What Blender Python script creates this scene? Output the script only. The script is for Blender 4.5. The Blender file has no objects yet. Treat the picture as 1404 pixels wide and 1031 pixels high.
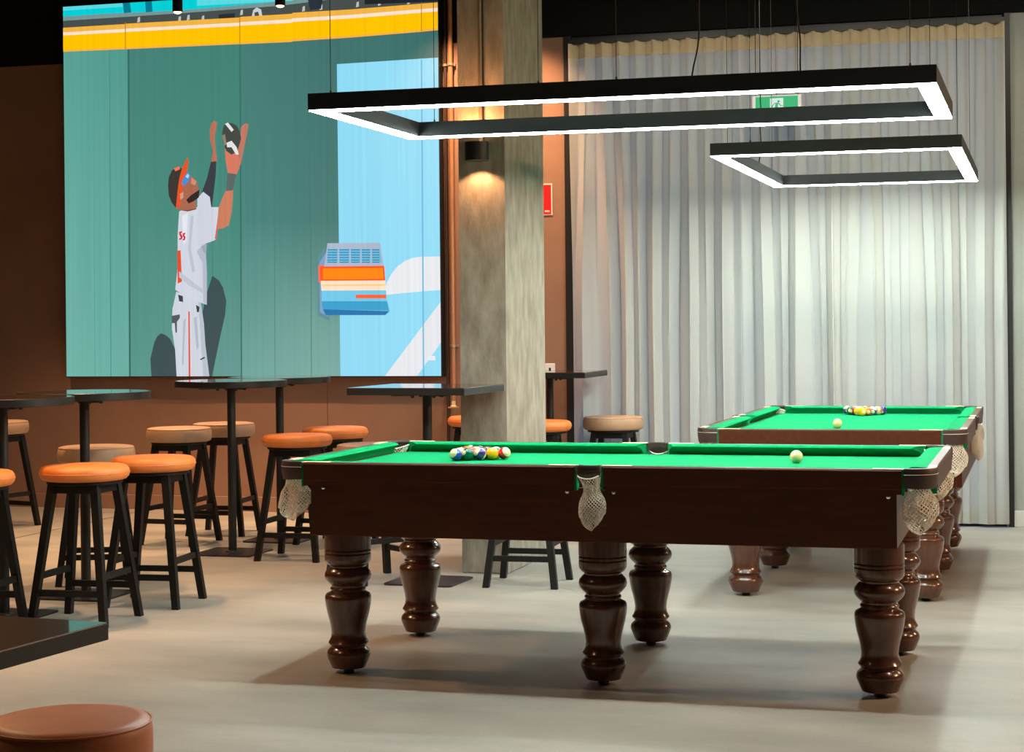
import bpy, math, random
from mathutils import Vector, Matrix

random.seed(7)
S = bpy.context.scene
COL = S.collection
PI = math.pi
R = math.radians

# ------------------------------------------------------------------ camera, world, exposure
IMG_W, IMG_H = 1404.0, 1031.0
F_PX, YAW, ROLL, PPY = 2538.35, 0.280086, -0.0095904, 442.66
CAM = Vector((1.6188, -7.2782, 1.3696))
cd = bpy.data.cameras.new('camera')
cam = bpy.data.objects.new('camera', cd)
COL.objects.link(cam)
cd.sensor_fit = 'HORIZONTAL'
cd.sensor_width = 36.0
cd.lens = F_PX / IMG_W * 36.0
cd.shift_y = (PPY - IMG_H / 2) / IMG_W
cd.clip_start = 0.05
cam.matrix_world = (Matrix.Translation(CAM) @ Matrix.Rotation(YAW, 4, 'Z') @ Matrix.Rotation(PI / 2, 4, 'X')
                    @ Matrix.Rotation(ROLL, 4, 'Z'))
S.camera = cam

world = bpy.data.worlds.new('world')
S.world = world
world.use_nodes = True
bgn = world.node_tree.nodes['Background']
bgn.inputs[0].default_value = (0.22, 0.40, 0.74, 1)      # dusk outside the curtained window
bgn.inputs[1].default_value = 0.6
S.view_settings.view_transform = 'Standard'
S.view_settings.look = 'None'
S.view_settings.gamma = 1.0
S.view_settings.use_curve_mapping = False
S.view_settings.exposure = 0.14

LED_STRENGTH = 80.0         # emission of the LED frame diffusers
SPOT_W = 230.0              # warm pendant spots over the bar tables
HALL_W = 170.0              # added unseen fill spots over floor and curtain
SCREEN = 0.92

# ------------------------------------------------------------------ helpers
def lin(c):
    c = c / 255.0
    return c / 12.92 if c <= 0.04045 else ((c + 0.055) / 1.055) ** 2.4

def rgb(r, g, b):
    return (lin(r), lin(g), lin(b), 1.0)

class NT:
    def __init__(self, name):
        self.m = bpy.data.materials.new(name)
        self.m.use_nodes = True
        self.t = self.m.node_tree
        self.p = self.t.nodes['Principled BSDF']
        self.out = self.t.nodes['Material Output']
    def n(self, kind, **kw):
        nd = self.t.nodes.new(kind)
        for k, v in kw.items():
            setattr(nd, k, v)
        return nd
    def l(self, a, b):
        self.t.links.new(a, b)

def mat(name, col, rough=0.5, metal=0.0, var=0.0, scale=8.0, stretch=(1, 1, 1), col2=None, bump=0.0,
        bscale=None, spec=0.5, coat=0.0, rvar=0.0, sheen=0.0):
    T = NT(name)
    p = T.p
    p.inputs['Roughness'].default_value = rough
    p.inputs['Metallic'].default_value = metal
    p.inputs['Specular IOR Level'].default_value = spec
    p.inputs['Coat Weight'].default_value = coat
    p.inputs['Coat Roughness'].default_value = 0.12
    p.inputs['Sheen Weight'].default_value = sheen
    p.inputs['Base Color'].default_value = col
    tc = T.n('ShaderNodeTexCoord')
    mp = T.n('ShaderNodeMapping')
    mp.inputs['Scale'].default_value = stretch
    T.l(tc.outputs['Object'], mp.inputs['Vector'])
    if var > 0 or col2:
        nz = T.n('ShaderNodeTexNoise')
        nz.inputs['Scale'].default_value = scale
        nz.inputs['Detail'].default_value = 6
        nz.inputs['Roughness'].default_value = 0.6
        T.l(mp.outputs[0], nz.inputs['Vector'])
        rp = T.n('ShaderNodeValToRGB')
        rp.color_ramp.elements[0].position = 0.33
        rp.color_ramp.elements[1].position = 0.68
        a = col2 if col2 else tuple(max(0, x * (1 - var)) for x in col[:3]) + (1,)
        b = col if col2 else tuple(min(1, x * (1 + var)) for x in col[:3]) + (1,)
        rp.color_ramp.elements[0].color = a
        rp.color_ramp.elements[1].color = b
        T.l(nz.outputs['Fac'], rp.inputs[0])
        T.l(rp.outputs[0], p.inputs['Base Color'])
        if rvar > 0:
            mr = T.n('ShaderNodeMapRange')
            mr.inputs['To Min'].default_value = rough - rvar
            mr.inputs['To Max'].default_value = rough + rvar
            T.l(nz.outputs['Fac'], mr.inputs['Value'])
            T.l(mr.outputs[0], p.inputs['Roughness'])
    if bump > 0:
        nb = T.n('ShaderNodeTexNoise')
        nb.inputs['Scale'].default_value = bscale or scale * 5
        nb.inputs['Detail'].default_value = 5
        T.l(mp.outputs[0], nb.inputs['Vector'])
        bm_ = T.n('ShaderNodeBump')
        bm_.inputs['Strength'].default_value = bump
        bm_.inputs['Distance'].default_value = 0.01
        T.l(nb.outputs['Fac'], bm_.inputs['Height'])
        T.l(bm_.outputs[0], p.inputs['Normal'])
    return T.m

def emit(name, col, strength):
    T = NT(name)
    T.p.inputs['Base Color'].default_value = (0.02, 0.02, 0.02, 1)
    T.p.inputs['Emission Color'].default_value = col
    T.p.inputs['Emission Strength'].default_value = strength
    return T.m

class MB:
    """collects shapes into one mesh"""
    def __init__(self):
        self.v, self.f, self.c = [], [], []
    def add(self, vs, fs, cs=None):
        o = len(self.v)
        self.v += [tuple(p) for p in vs]
        self.f += [tuple(i + o for i in f) for f in fs]
        self.c += (cs if cs else [None] * len(fs))
        return self
    def box(self, x0, x1, y0, y1, z0, z1, bev=0.0):
        if bev <= 0:
            vs = [(x0, y0, z0), (x1, y0, z0), (x1, y1, z0), (x0, y1, z0), (x0, y0, z1), (x1, y0, z1), (x1, y1, z1), (x0, y1, z1)]
            return self.add(vs, [(3, 2, 1, 0), (4, 5, 6, 7), (0, 1, 5, 4), (1, 2, 6, 5), (2, 3, 7, 6), (3, 0, 4, 7)])
        b = bev
        vs = []
        for (z, i) in ((z0, b), (z0 + b, 0), (z1 - b, 0), (z1, b)):
            vs += [(x0 + i, y0 + i, z), (x1 - i, y0 + i, z), (x1 - i, y1 - i, z), (x0 + i, y1 - i, z)]
        fs = [(3, 2, 1, 0), (12, 13, 14, 15)]
        for k in range(3):
            for j in range(4):
                a, c = k * 4 + j, k * 4 + (j + 1) % 4
                fs.append((a, c, c + 4, a + 4))
        return self.add(vs, fs)
    def lathe(self, prof, n=32, c=(0, 0), sx=1.0, sy=1.0):
        vs, fs = [], []
        for r_, z in prof:
            for k in range(n):
                a = 2 * PI * k / n
                vs.append((c[0] + sx * r_ * math.cos(a), c[1] + sy * r_ * math.sin(a), z))
        for i in range(len(prof) - 1):
            for k in range(n):
                k2 = (k + 1) % n
                fs.append((i * n + k, i * n + k2, (i + 1) * n + k2, (i + 1) * n + k))
        up = prof[-1][1] >= prof[0][1]
        b0 = tuple(range(n - 1, -1, -1)); b1 = tuple((len(prof) - 1) * n + k for k in range(n))
        fs += [b0, b1]
        if not up:
            fs = [tuple(reversed(f)) for f in fs]
        return self.add(vs, fs)
    def tube(self, pts, r, n=6, closed=False):
        pts = [Vector(p) for p in pts]
        m = len(pts)
        vs, fs = [], []
        ref = Vector((0, 0, 1))
        for i, p in enumerate(pts):
            if closed:
                d = pts[(i + 1) % m] - pts[i - 1]
            else:
                d = pts[min(i + 1, m - 1)] - pts[max(i - 1, 0)]
            d.normalize()
            rf = ref if abs(d.dot(ref)) < 0.95 else Vector((1, 0, 0))
            u = d.cross(rf).normalized(); w = u.cross(d)
            rr = r[i] if isinstance(r, (list, tuple)) else r
            for k in range(n):
                a = 2 * PI * k / n
                vs.append(p + u * rr * math.cos(a) + w * rr * math.sin(a))
        for i in range(m if closed else m - 1):
            j = (i + 1) % m
            for k in range(n):
                k2 = (k + 1) % n
                fs.append((i * n + k2, i * n + k, j * n + k, j * n + k2))
        if not closed:
            fs += [tuple(range(n)), tuple((m - 1) * n + k for k in range(n - 1, -1, -1))]
        return self.add(vs, fs)
    def prism(self, poly, z0, z1):
        """poly counter-clockwise in xy"""
        n = len(poly)
        vs = [(x, y, z0) for x, y in poly] + [(x, y, z1) for x, y in poly]
        fs = [tuple(range(n - 1, -1, -1)), tuple(range(n, 2 * n))]
        fs += [(k, (k + 1) % n, n + (k + 1) % n, n + k) for k in range(n)]
        return self.add(vs, fs)
    def loft(self, secs, cap=True):
        n = len(secs[0])
        vs = [p for s in secs for p in s]
        fs = []
        for i in range(len(secs) - 1):
            for k in range(n):
                k2 = (k + 1) % n
                fs.append((i * n + k, i * n + k2, (i + 1) * n + k2, (i + 1) * n + k))
        if cap:
            fs += [tuple(range(n - 1, -1, -1)), tuple((len(secs) - 1) * n + k for k in range(n))]
        return self.add(vs, fs)
    def xf(self, M):
        self.v = [tuple(M @ Vector(p)) for p in self.v]
        return self
    def build(self, name, m, parent=None, smooth=None, recalc=True):
        me = bpy.data.meshes.new(name)
        me.from_pydata(self.v, [], self.f)
        if recalc:
            import bmesh
            b = bmesh.new(); b.from_mesh(me)
            bmesh.ops.recalc_face_normals(b, faces=b.faces)
            b.to_mesh(me); b.free()
        if m:
            me.materials.append(m)
        o = bpy.data.objects.new(name, me)
        COL.objects.link(o)
        if parent:
            o.parent = parent
        if smooth is not None:
            for p in me.polygons:
                p.use_smooth = True
            if smooth > 0:
                me.set_sharp_from_angle(angle=R(smooth))
        return o

def tag(o, label, cat, group=None):
    o['label'] = label; o['category'] = cat
    if group:
        o['group'] = group
    return o
def thing(name, label, cat, loc=(0, 0, 0), rz=0.0, group=None):
    o = bpy.data.objects.new(name, None)
    COL.objects.link(o)
    o.empty_display_size = 0.05
    o.location = loc; o.rotation_euler = (0, 0, rz)
    return tag(o, label, cat, group)
def copy_tree(o, parent=None):
    c = o.copy(); COL.objects.link(c); c.parent = parent
    for ch in [x for x in list(bpy.data.objects) if x.parent == o]:
        copy_tree(ch, c)
    return c
def struct(name, mb, m, parent=None, smooth=None):
    o = mb.build(name, m, parent, smooth)
    if parent is None:
        o['kind'] = 'structure'
    return o
def spot(name, parent, loc, power, ang, blend, col, size, rot=(0, 0, 0)):
    ld = bpy.data.lights.new(name, 'SPOT')
    ld.energy = power; ld.spot_size = R(ang); ld.spot_blend = blend; ld.color = col; ld.shadow_soft_size = size
    o = bpy.data.objects.new(name, ld); COL.objects.link(o)
    o.parent = parent; o.location = loc; o.rotation_euler = rot
    return o

# ------------------------------------------------------------------ materials
M = {}
M['wood'] = mat('mahogany', rgb(88, 44, 22), 0.42, col2=rgb(74, 37, 19), scale=5, stretch=(1, 8, 8), coat=0.05, spec=0.3)
M['wood_leg'] = mat('mahogany_turned', rgb(94, 55, 36), 0.24, col2=rgb(70, 40, 27), scale=6, stretch=(6, 6, 1), coat=0.5)
M['cloth'] = mat('green_baize', rgb(0, 143, 88), 0.95, var=0.05, scale=60, bump=0.05, bscale=900, spec=0.12)
M['leather_dark'] = mat('pocket_leather', rgb(66, 50, 46), 0.45, var=0.1, scale=30, bump=0.1, bscale=250)
M['thread'] = mat('white_thread', rgb(225, 215, 200), 0.8)
M['net'] = mat('net_cord', rgb(240, 232, 216), 0.9, var=0.05, scale=40)
M['brass'] = mat('cream_plate', rgb(226, 205, 165), 0.35, var=0.06, scale=30)
M['chrome'] = mat('chrome', rgb(220, 220, 222), 0.15, 1.0)
M['black'] = mat('black_powder_coat', rgb(26, 25, 24), 0.45, var=0.1, scale=30)
M['black_wood'] = mat('black_stained_wood', rgb(20, 18, 16), 0.5, spec=0.3, var=0.15, scale=10, stretch=(6, 6, 1))
M['slate'] = mat('slate', rgb(60, 60, 60), 0.7, var=0.1, scale=12)
M['top'] = mat('dark_laminate', rgb(104, 66, 44), 0.3, col2=rgb(70, 45, 32), scale=7, stretch=(1, 9, 1), spec=0.6, coat=1.0)
M['top'].node_tree.nodes['Principled BSDF'].inputs['Coat IOR'].default_value = 2.4
M['top'].node_tree.nodes['Principled BSDF'].inputs['Coat Roughness'].default_value = 0.035
M['edge'] = mat('black_edge', rgb(34, 33, 31), 0.35, var=0.08, scale=20)
M['plate'] = mat('steel_base', rgb(44, 45, 50), 0.3, 0.3, var=0.08, scale=20)
M['tan'] = mat('tan_leather', rgb(226, 130, 62), 0.45, var=0.07, scale=14, bump=0.08, bscale=160)
M['taupe'] = mat('taupe_leather', rgb(178, 142, 112), 0.5, var=0.06, scale=14, bump=0.08, bscale=160)
M['cognac'] = mat('cognac_leather', rgb(200, 116, 72), 0.45, var=0.1, scale=9, bump=0.08, bscale=160)
M['housing'] = mat('black_aluminium', rgb(58, 61, 64), 0.45, 0.0, var=0.05, scale=20)
M['led'] = emit('led_diffuser', (0.87, 1.0, 0.94, 1), LED_STRENGTH)
M['wire'] = mat('steel_wire', rgb(70, 70, 68), 0.4, 0.6)
M['cable'] = mat('black_cable', rgb(18, 18, 18), 0.6)
M['wall'] = mat('wall_paint', rgb(146, 112, 94), 0.85, var=0.06, scale=3, bump=0.12, bscale=140, spec=0.25)
M['wall_grey'] = mat('wall_grey', rgb(150, 152, 146), 0.85, var=0.04, scale=3, bump=0.08, bscale=140, spec=0.25)
M['blackpaint'] = mat('black_paint', rgb(20, 20, 18), 0.9, var=0.1, scale=4, spec=0.15)
M['skirt'] = mat('skirting_paint', rgb(190, 188, 182), 0.6, var=0.04, scale=5)
M['skirt_brown'] = mat('skirting_brown', rgb(150, 116, 98), 0.6, var=0.04, scale=5)
M['frame'] = mat('window_frame_black', rgb(22, 22, 22), 0.5)
M['concrete'] = mat('board_marked_concrete', rgb(174, 163, 148), 0.8, col2=rgb(138, 128, 114), scale=4, stretch=(4, 4, 1.3), bump=0.25, bscale=30, spec=0.3)
M['curtain'] = None
M['heading'] = mat('heading_tape', rgb(190, 172, 142), 0.9, var=0.05, scale=20)
M['white'] = mat('white_plastic', rgb(225, 225, 225), 0.4)
M['red'] = mat('sign_red', rgb(215, 20, 20), 0.5)
M['signwhite'] = mat('sign_white', rgb(235, 225, 215), 0.5)
M['copper'] = mat('painted_pipe', rgb(168, 120, 88), 0.35, 0.2, var=0.06, scale=10)
M['pipe_dark'] = mat('dark_conduit', rgb(70, 52, 46), 0.4, 0.2)
M['galv'] = mat('galvanised_conduit', rgb(160, 146, 128), 0.4, 0.5)
M['exit_green'] = emit('exit_green', rgb(10, 190, 120), 0.75)
M['exit_white'] = emit('exit_white', rgb(225, 240, 232), 0.8)
M['warm_lens'] = emit('warm_lens', (1.0, 0.62, 0.28, 1), 6.0)

def make_floor_mat():
    T = NT('polished_concrete')
    p = T.p
    tc = T.n('ShaderNodeTexCoord')
    mp = T.n('ShaderNodeMapping'); mp.inputs['Scale'].default_value = (0.6, 1.6, 1); mp.inputs['Rotation'].default_value = (0, 0, R(-6))
    T.l(tc.outputs['Object'], mp.inputs['Vector'])
    n1 = T.n('ShaderNodeTexNoise'); n1.inputs['Scale'].default_value = 1.3; n1.inputs['Detail'].default_value = 8; n1.inputs['Roughness'].default_value = 0.62
    T.l(mp.outputs[0], n1.inputs['Vector'])
    r1 = T.n('ShaderNodeValToRGB')
    r1.color_ramp.elements[0].position = 0.3; r1.color_ramp.elements[1].position = 0.7
    r1.color_ramp.elements[0].color = rgb(138, 133, 125); r1.color_ramp.elements[1].color = rgb(178, 172, 163)
    T.l(n1.outputs['Fac'], r1.inputs[0])
    n2 = T.n('ShaderNodeTexNoise'); n2.inputs['Scale'].default_value = 90; n2.inputs['Detail'].default_value = 3
    T.l(tc.outputs['Object'], n2.inputs['Vector'])
    r2 = T.n('ShaderNodeValToRGB')
    r2.color_ramp.elements[0].position = 0.25; r2.color_ramp.elements[1].position = 0.45
    r2.color_ramp.elements[0].color = (0.72, 0.72, 0.7, 1); r2.color_ramp.elements[1].color = (1, 1, 1, 1)
    T.l(n2.outputs['Fac'], r2.inputs[0])
    mx = T.n('ShaderNodeMixRGB', blend_type='MULTIPLY'); mx.inputs[0].default_value = 0.7
    T.l(r1.outputs[0], mx.inputs[1]); T.l(r2.outputs[0], mx.inputs[2])
    T.l(mx.outputs[0], p.inputs['Base Color'])
    mr = T.n('ShaderNodeMapRange'); mr.inputs['To Min'].default_value = 0.34; mr.inputs['To Max'].default_value = 0.56
    T.l(n1.outputs['Fac'], mr.inputs['Value']); T.l(mr.outputs[0], p.inputs['Roughness'])
    p.inputs['Specular IOR Level'].default_value = 0.4
    bm_ = T.n('ShaderNodeBump'); bm_.inputs['Strength'].default_value = 0.03; bm_.inputs['Distance'].default_value = 0.005
    T.l(n2.outputs['Fac'], bm_.inputs['Height']); T.l(bm_.outputs[0], p.inputs['Normal'])
    return T.m
M['floor'] = make_floor_mat()

def make_curtain_mat():
    T = NT('sheer_curtain')
    p = T.p
    p.inputs['Base Color'].default_value = rgb(210, 208, 200)
    p.inputs['Roughness'].default_value = 0.9
    p.inputs['Specular IOR Level'].default_value = 0.1
    tr = T.n('ShaderNodeBsdfTranslucent'); tr.inputs[0].default_value = rgb(216, 214, 206)
    mx = T.n('ShaderNodeMixShader'); mx.inputs[0].default_value = 0.45
    T.l(p.outputs[0], mx.inputs[1]); T.l(tr.outputs[0], mx.inputs[2]); T.l(mx.outputs[0], T.out.inputs[0])
    tc = T.n('ShaderNodeTexCoord')
    wv = T.n('ShaderNodeTexNoise'); wv.inputs['Scale'].default_value = 300
    T.l(tc.outputs['Object'], wv.inputs['Vector'])
    bm_ = T.n('ShaderNodeBump'); bm_.inputs['Strength'].default_value = 0.05; bm_.inputs['Distance'].default_value = 0.003
    T.l(wv.outputs['Fac'], bm_.inputs['Height']); T.l(bm_.outputs[0], p.inputs['Normal'])
    return T.m
M['curtain'] = make_curtain_mat()

def make_glass():
    T = NT('window_glass')
    T.p.inputs['Base Color'].default_value = (0.9, 0.95, 1, 1)
    T.p.inputs['Roughness'].default_value = 0.0
    T.p.inputs['Transmission Weight'].default_value = 1.0
    T.p.inputs['IOR'].default_value = 1.01
    return T.m
M['glass'] = make_glass()

# ------------------------------------------------------------------ the room
XL, XR, YF, YB, ZC, ZP = -8.6, 5.2, -10.6, 5.3, 4.3, 3.37
WX0, WX1 = -1.60, 1.418          # window opening in the back wall
struct('floor', MB().box(XL - .2, XR + .2, YF - .2, YB + .35, -0.2, 0), M['floor'])
struct('ceiling', MB().box(XL - .2, XR + .2, YF - .2, YB + .35, ZC, ZC + .2), M['blackpaint'])
wb = bpy.data.objects.new('wall_back', None); COL.objects.link(wb); wb['kind'] = 'structure'
MB().box(XL, WX0, YB + .015, YB + .2, 0, ZP).build('wall_core', M['wall'], wb)
MB().box(WX1, XR, YB, YB + .2, 0, ZP).build('wall_core', M['wall_grey'], wb)
MB().box(XL, XR, YB - .005, YB + .2, ZP, ZC).build('upper_wall', M['blackpaint'], wb)
for a, b in ((XL, -3.405), (-3.401, WX0)):
    MB().box(a, b, YB, YB + .0145, 0, ZP, 0.0015).build('wall_panel', M['wall'], wb)
struct('wall_left', MB().box(XL - .2, XL, YF, YB + .2, 0, ZC), M['wall'])
struct('wall_right', MB().box(XR, XR + .2, YF, YB + .2, 0, ZC), M['wall_grey'])
struct('wall_front', MB().box(XL, XR, YF - .2, YF, 0, ZC), M['wall_grey'])
struct('baseboard_left', MB().box(XL, WX0, YB - .014, YB, 0, .108, .003), M['skirt_brown'])
struct('baseboard_right', MB().box(WX1, XR, YB - .014, YB, 0, .108, .003), M['skirt'])
# window behind the curtains
win = bpy.data.objects.new('window_1', None); COL.objects.link(win); win['kind'] = 'structure'
MB().box(WX0, WX0 + .05, YB - .02, YB + .1, 0, ZP).build('window_frame', M['frame'], win)
MB().box(WX1 - .035, WX1, YB - .02, YB + .1, 0, ZP).build('window_frame', M['frame'], win)
MB().box(WX0 + .05, WX1 - .05, YB + .02, YB + .1, 0, .012).build('window_frame', M['frame'], win)
MB().box(WX0 + .05, WX1 - .05, YB + .02, YB + .1, ZP - .05, ZP).build('window_frame', M['frame'], win)
for k in range(1, 3):
    x = WX0 + .05 + k * (WX1 - WX0 - .1) / 3
    MB().box(x - .025, x + .025, YB + .02, YB + .1, .012, ZP - .05).build('mullion', M['frame'], win)
for k in range(3):
    w = (WX1 - WX0 - .1) / 3
    a = WX0 + .05 + k * w
    MB().box(a + .025 * (k > 0), a + w - .025 * (k < 2), YB + .05, YB + .06, .012, ZP - .05).build('pane', M['glass'], win)
# floor joint, a thin dark saw cut near the left tables
struct('trim_1', MB().box(-4.838, -4.826, 1.2, 5.28, -0.002, 0.0006), M['pipe_dark'])

# concrete column
CX0, CX1, CY0, CY1 = -1.4654, -1.2025, 2.411, 3.226
colm = tag(MB().box(CX0, CX1, CY0, CY1, 0, ZC, .006).build('concrete_column', M['concrete'], smooth=None),
           'board-marked bare concrete column standing between the bar tables and the curtain', 'column')

# ------------------------------------------------------------------ pool tables
L, W, H = 2.496, 1.299, 0.84
ZB = 0.797            # cloth level
E_ = 0.11             # rail set back from the corner
MG = 0.047            # half gap at the middle pocket

def rail_mesh(x0, x1):
    """wood rail along x, outer face at y=0, inward is +y"""
    prof = [(0.004, .752), (0.004, .768), (0.0, .7705), (0.0, .834), (0.005, .84), (0.037, .84), (0.037, .80), (0.12, .795), (0.12, .752)]
    return MB().loft([[(x, y, z) for y, z in prof] for x in (x0, x1)])

def cushion_mesh(x0, x1, k0, k1):
    prof = [(.037, .8405), (.07, .841), (.092, .8395), (.1005, .8355), (.102, .832), (.097, .828), (.078, .818), (.070, .806), (.067, .797), (.037, .797)]
    def sec(x, k, sgn):
        return [(x + sgn * k * max(0, (y - .037) / .063) ** 1.7, y, z) for y, z in prof]
    a, b = x0 + k0, x1 - k1
    secs = [sec(x0, k0, 1), [(a + .02 + 0 * y, y, z) for y, z in prof], [(b - .02, y, z) for y, z in prof], sec(x1, k1, -1)]
    return MB().loft(secs)

def net_mesh(kind):
    """knotted cord bag hanging from z=0 down"""
    rnd = random.Random(3 if kind == 'corner' else 5)
    na, nr = 22, 27
    if kind == 'corner':
        depth, rx, ry, lean = .200, .052, .052, (.008, -.014)
    else:
        depth, rx, ry, lean = .186, .042, .028, (.014, -.004)
    pts = []
    for i in range(nr):
        t = i / (nr - 1)
        s = 1.0 - .12 * math.sin(PI * min(1, t * 2.2)) + .16 * math.sin(PI * max(0, (t - .35) / .65)) if t < .8 else 1.0
        s *= 1 - .22 * math.sin(PI * min(1, t / .55)) ** 2
        if t > .8:
            q = (t - .8) / .2
            s = 1.0 * math.sqrt(max(0.03, 1 - q * q * .97))
        row = []
        for k in range(na):
            a = 2 * PI * (k + .5 * (i % 2)) / na
            wob = 1 + t * (.10 * math.sin(2 * a + t * 3 + 1) + .08 * math.sin(3 * a + t * 4)) + .05 * math.sin(5 * a - t * 7 + 1)
            row.append(Vector((rx * s * wob * math.cos(a) + lean[0] * t * 1.5 + .006 * math.sin(t * 5),
                               ry * s * wob * math.sin(a) + lean[1] * t,
                               -depth * t + .018 * t * t * math.sin(a + .6) - .012 * (1 - t) * (0.5 - 0.5 * math.cos(2 * a)))))
        pts.append(row)
    mb = MB()
    rc = .0018
    for i in range(nr - 1):
        for k in range(na):
            if i % 2 == 0:
                nb = (k, (k - 1) % na)
            else:
                nb = (k, (k + 1) % na)
            for j in nb:
                mb.tube([pts[i][k], pts[i + 1][j]], rc, 3)
    mb.tube(pts[0], .0026, 5, closed=True)
    return mb

def corner_cap():
    """leather of a corner pocket; corner at (+,+) of a unit frame, origin at the arc centre"""
    ro, ri, n = .112, .098, 14
    mb = MB()
    secs = []
    for k in range(n + 1):
        a = PI / 2 * k / n
        # squarer than a quarter circle
        p = 2.6
        q = (abs(math.cos(a)) ** p + abs(math.sin(a)) ** p) ** (-1 / p)
        c, s = math.cos(a) * q, math.sin(a) * q
        zb = .775 - .004 * math.sin(2 * a)
        secs.append([(ro * .965 * c, ro * .965 * s, zb), (ro * c, ro * s, .80), (ro * 1.01 * c, ro * 1.01 * s, .834), (ro * .985 * c, ro * .985 * s, .843),
                     (ri * .86 * c, ri * .86 * s, .843), (ri * .84 * c, ri * .84 * s, .836), (ri * .95 * c, ri * .95 * s, .826), (ri * .985 * c, ri * .985 * s, zb)])
    return mb.loft(secs), secs

LEG_PROF = [(.060, .0185), (.066, .0198), (.079, .050), (.086, .068), (.0865, .076), (.082, .088), (.070, .100), (.069, .106), (.078, .115),
            (.0795, .119), (.074, .128), (.0690, .140), (.0668, .160), (.070, .185), (.076, .210), (.084, .240), (.089, .268), (.0915, .290),
            (.0905, .302), (.086, .310), (.072, .317), (.067, .321), (.069, .3265), (.0705, .330), (.069, .334), (.065, .338), (.066, .344), (.076, .353), (.088, .367),
            (.0925, .381), (.089, .396), (.078, .409), (.070, .416), (.071, .421), (.082, .428), (.0905, .440), (.0915, .452), (.0915, .466), (.088, .469), (.0915, .472),
            (.0915, .480), (.088, .483), (.0915, .487), (.0915, .556)]

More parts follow.
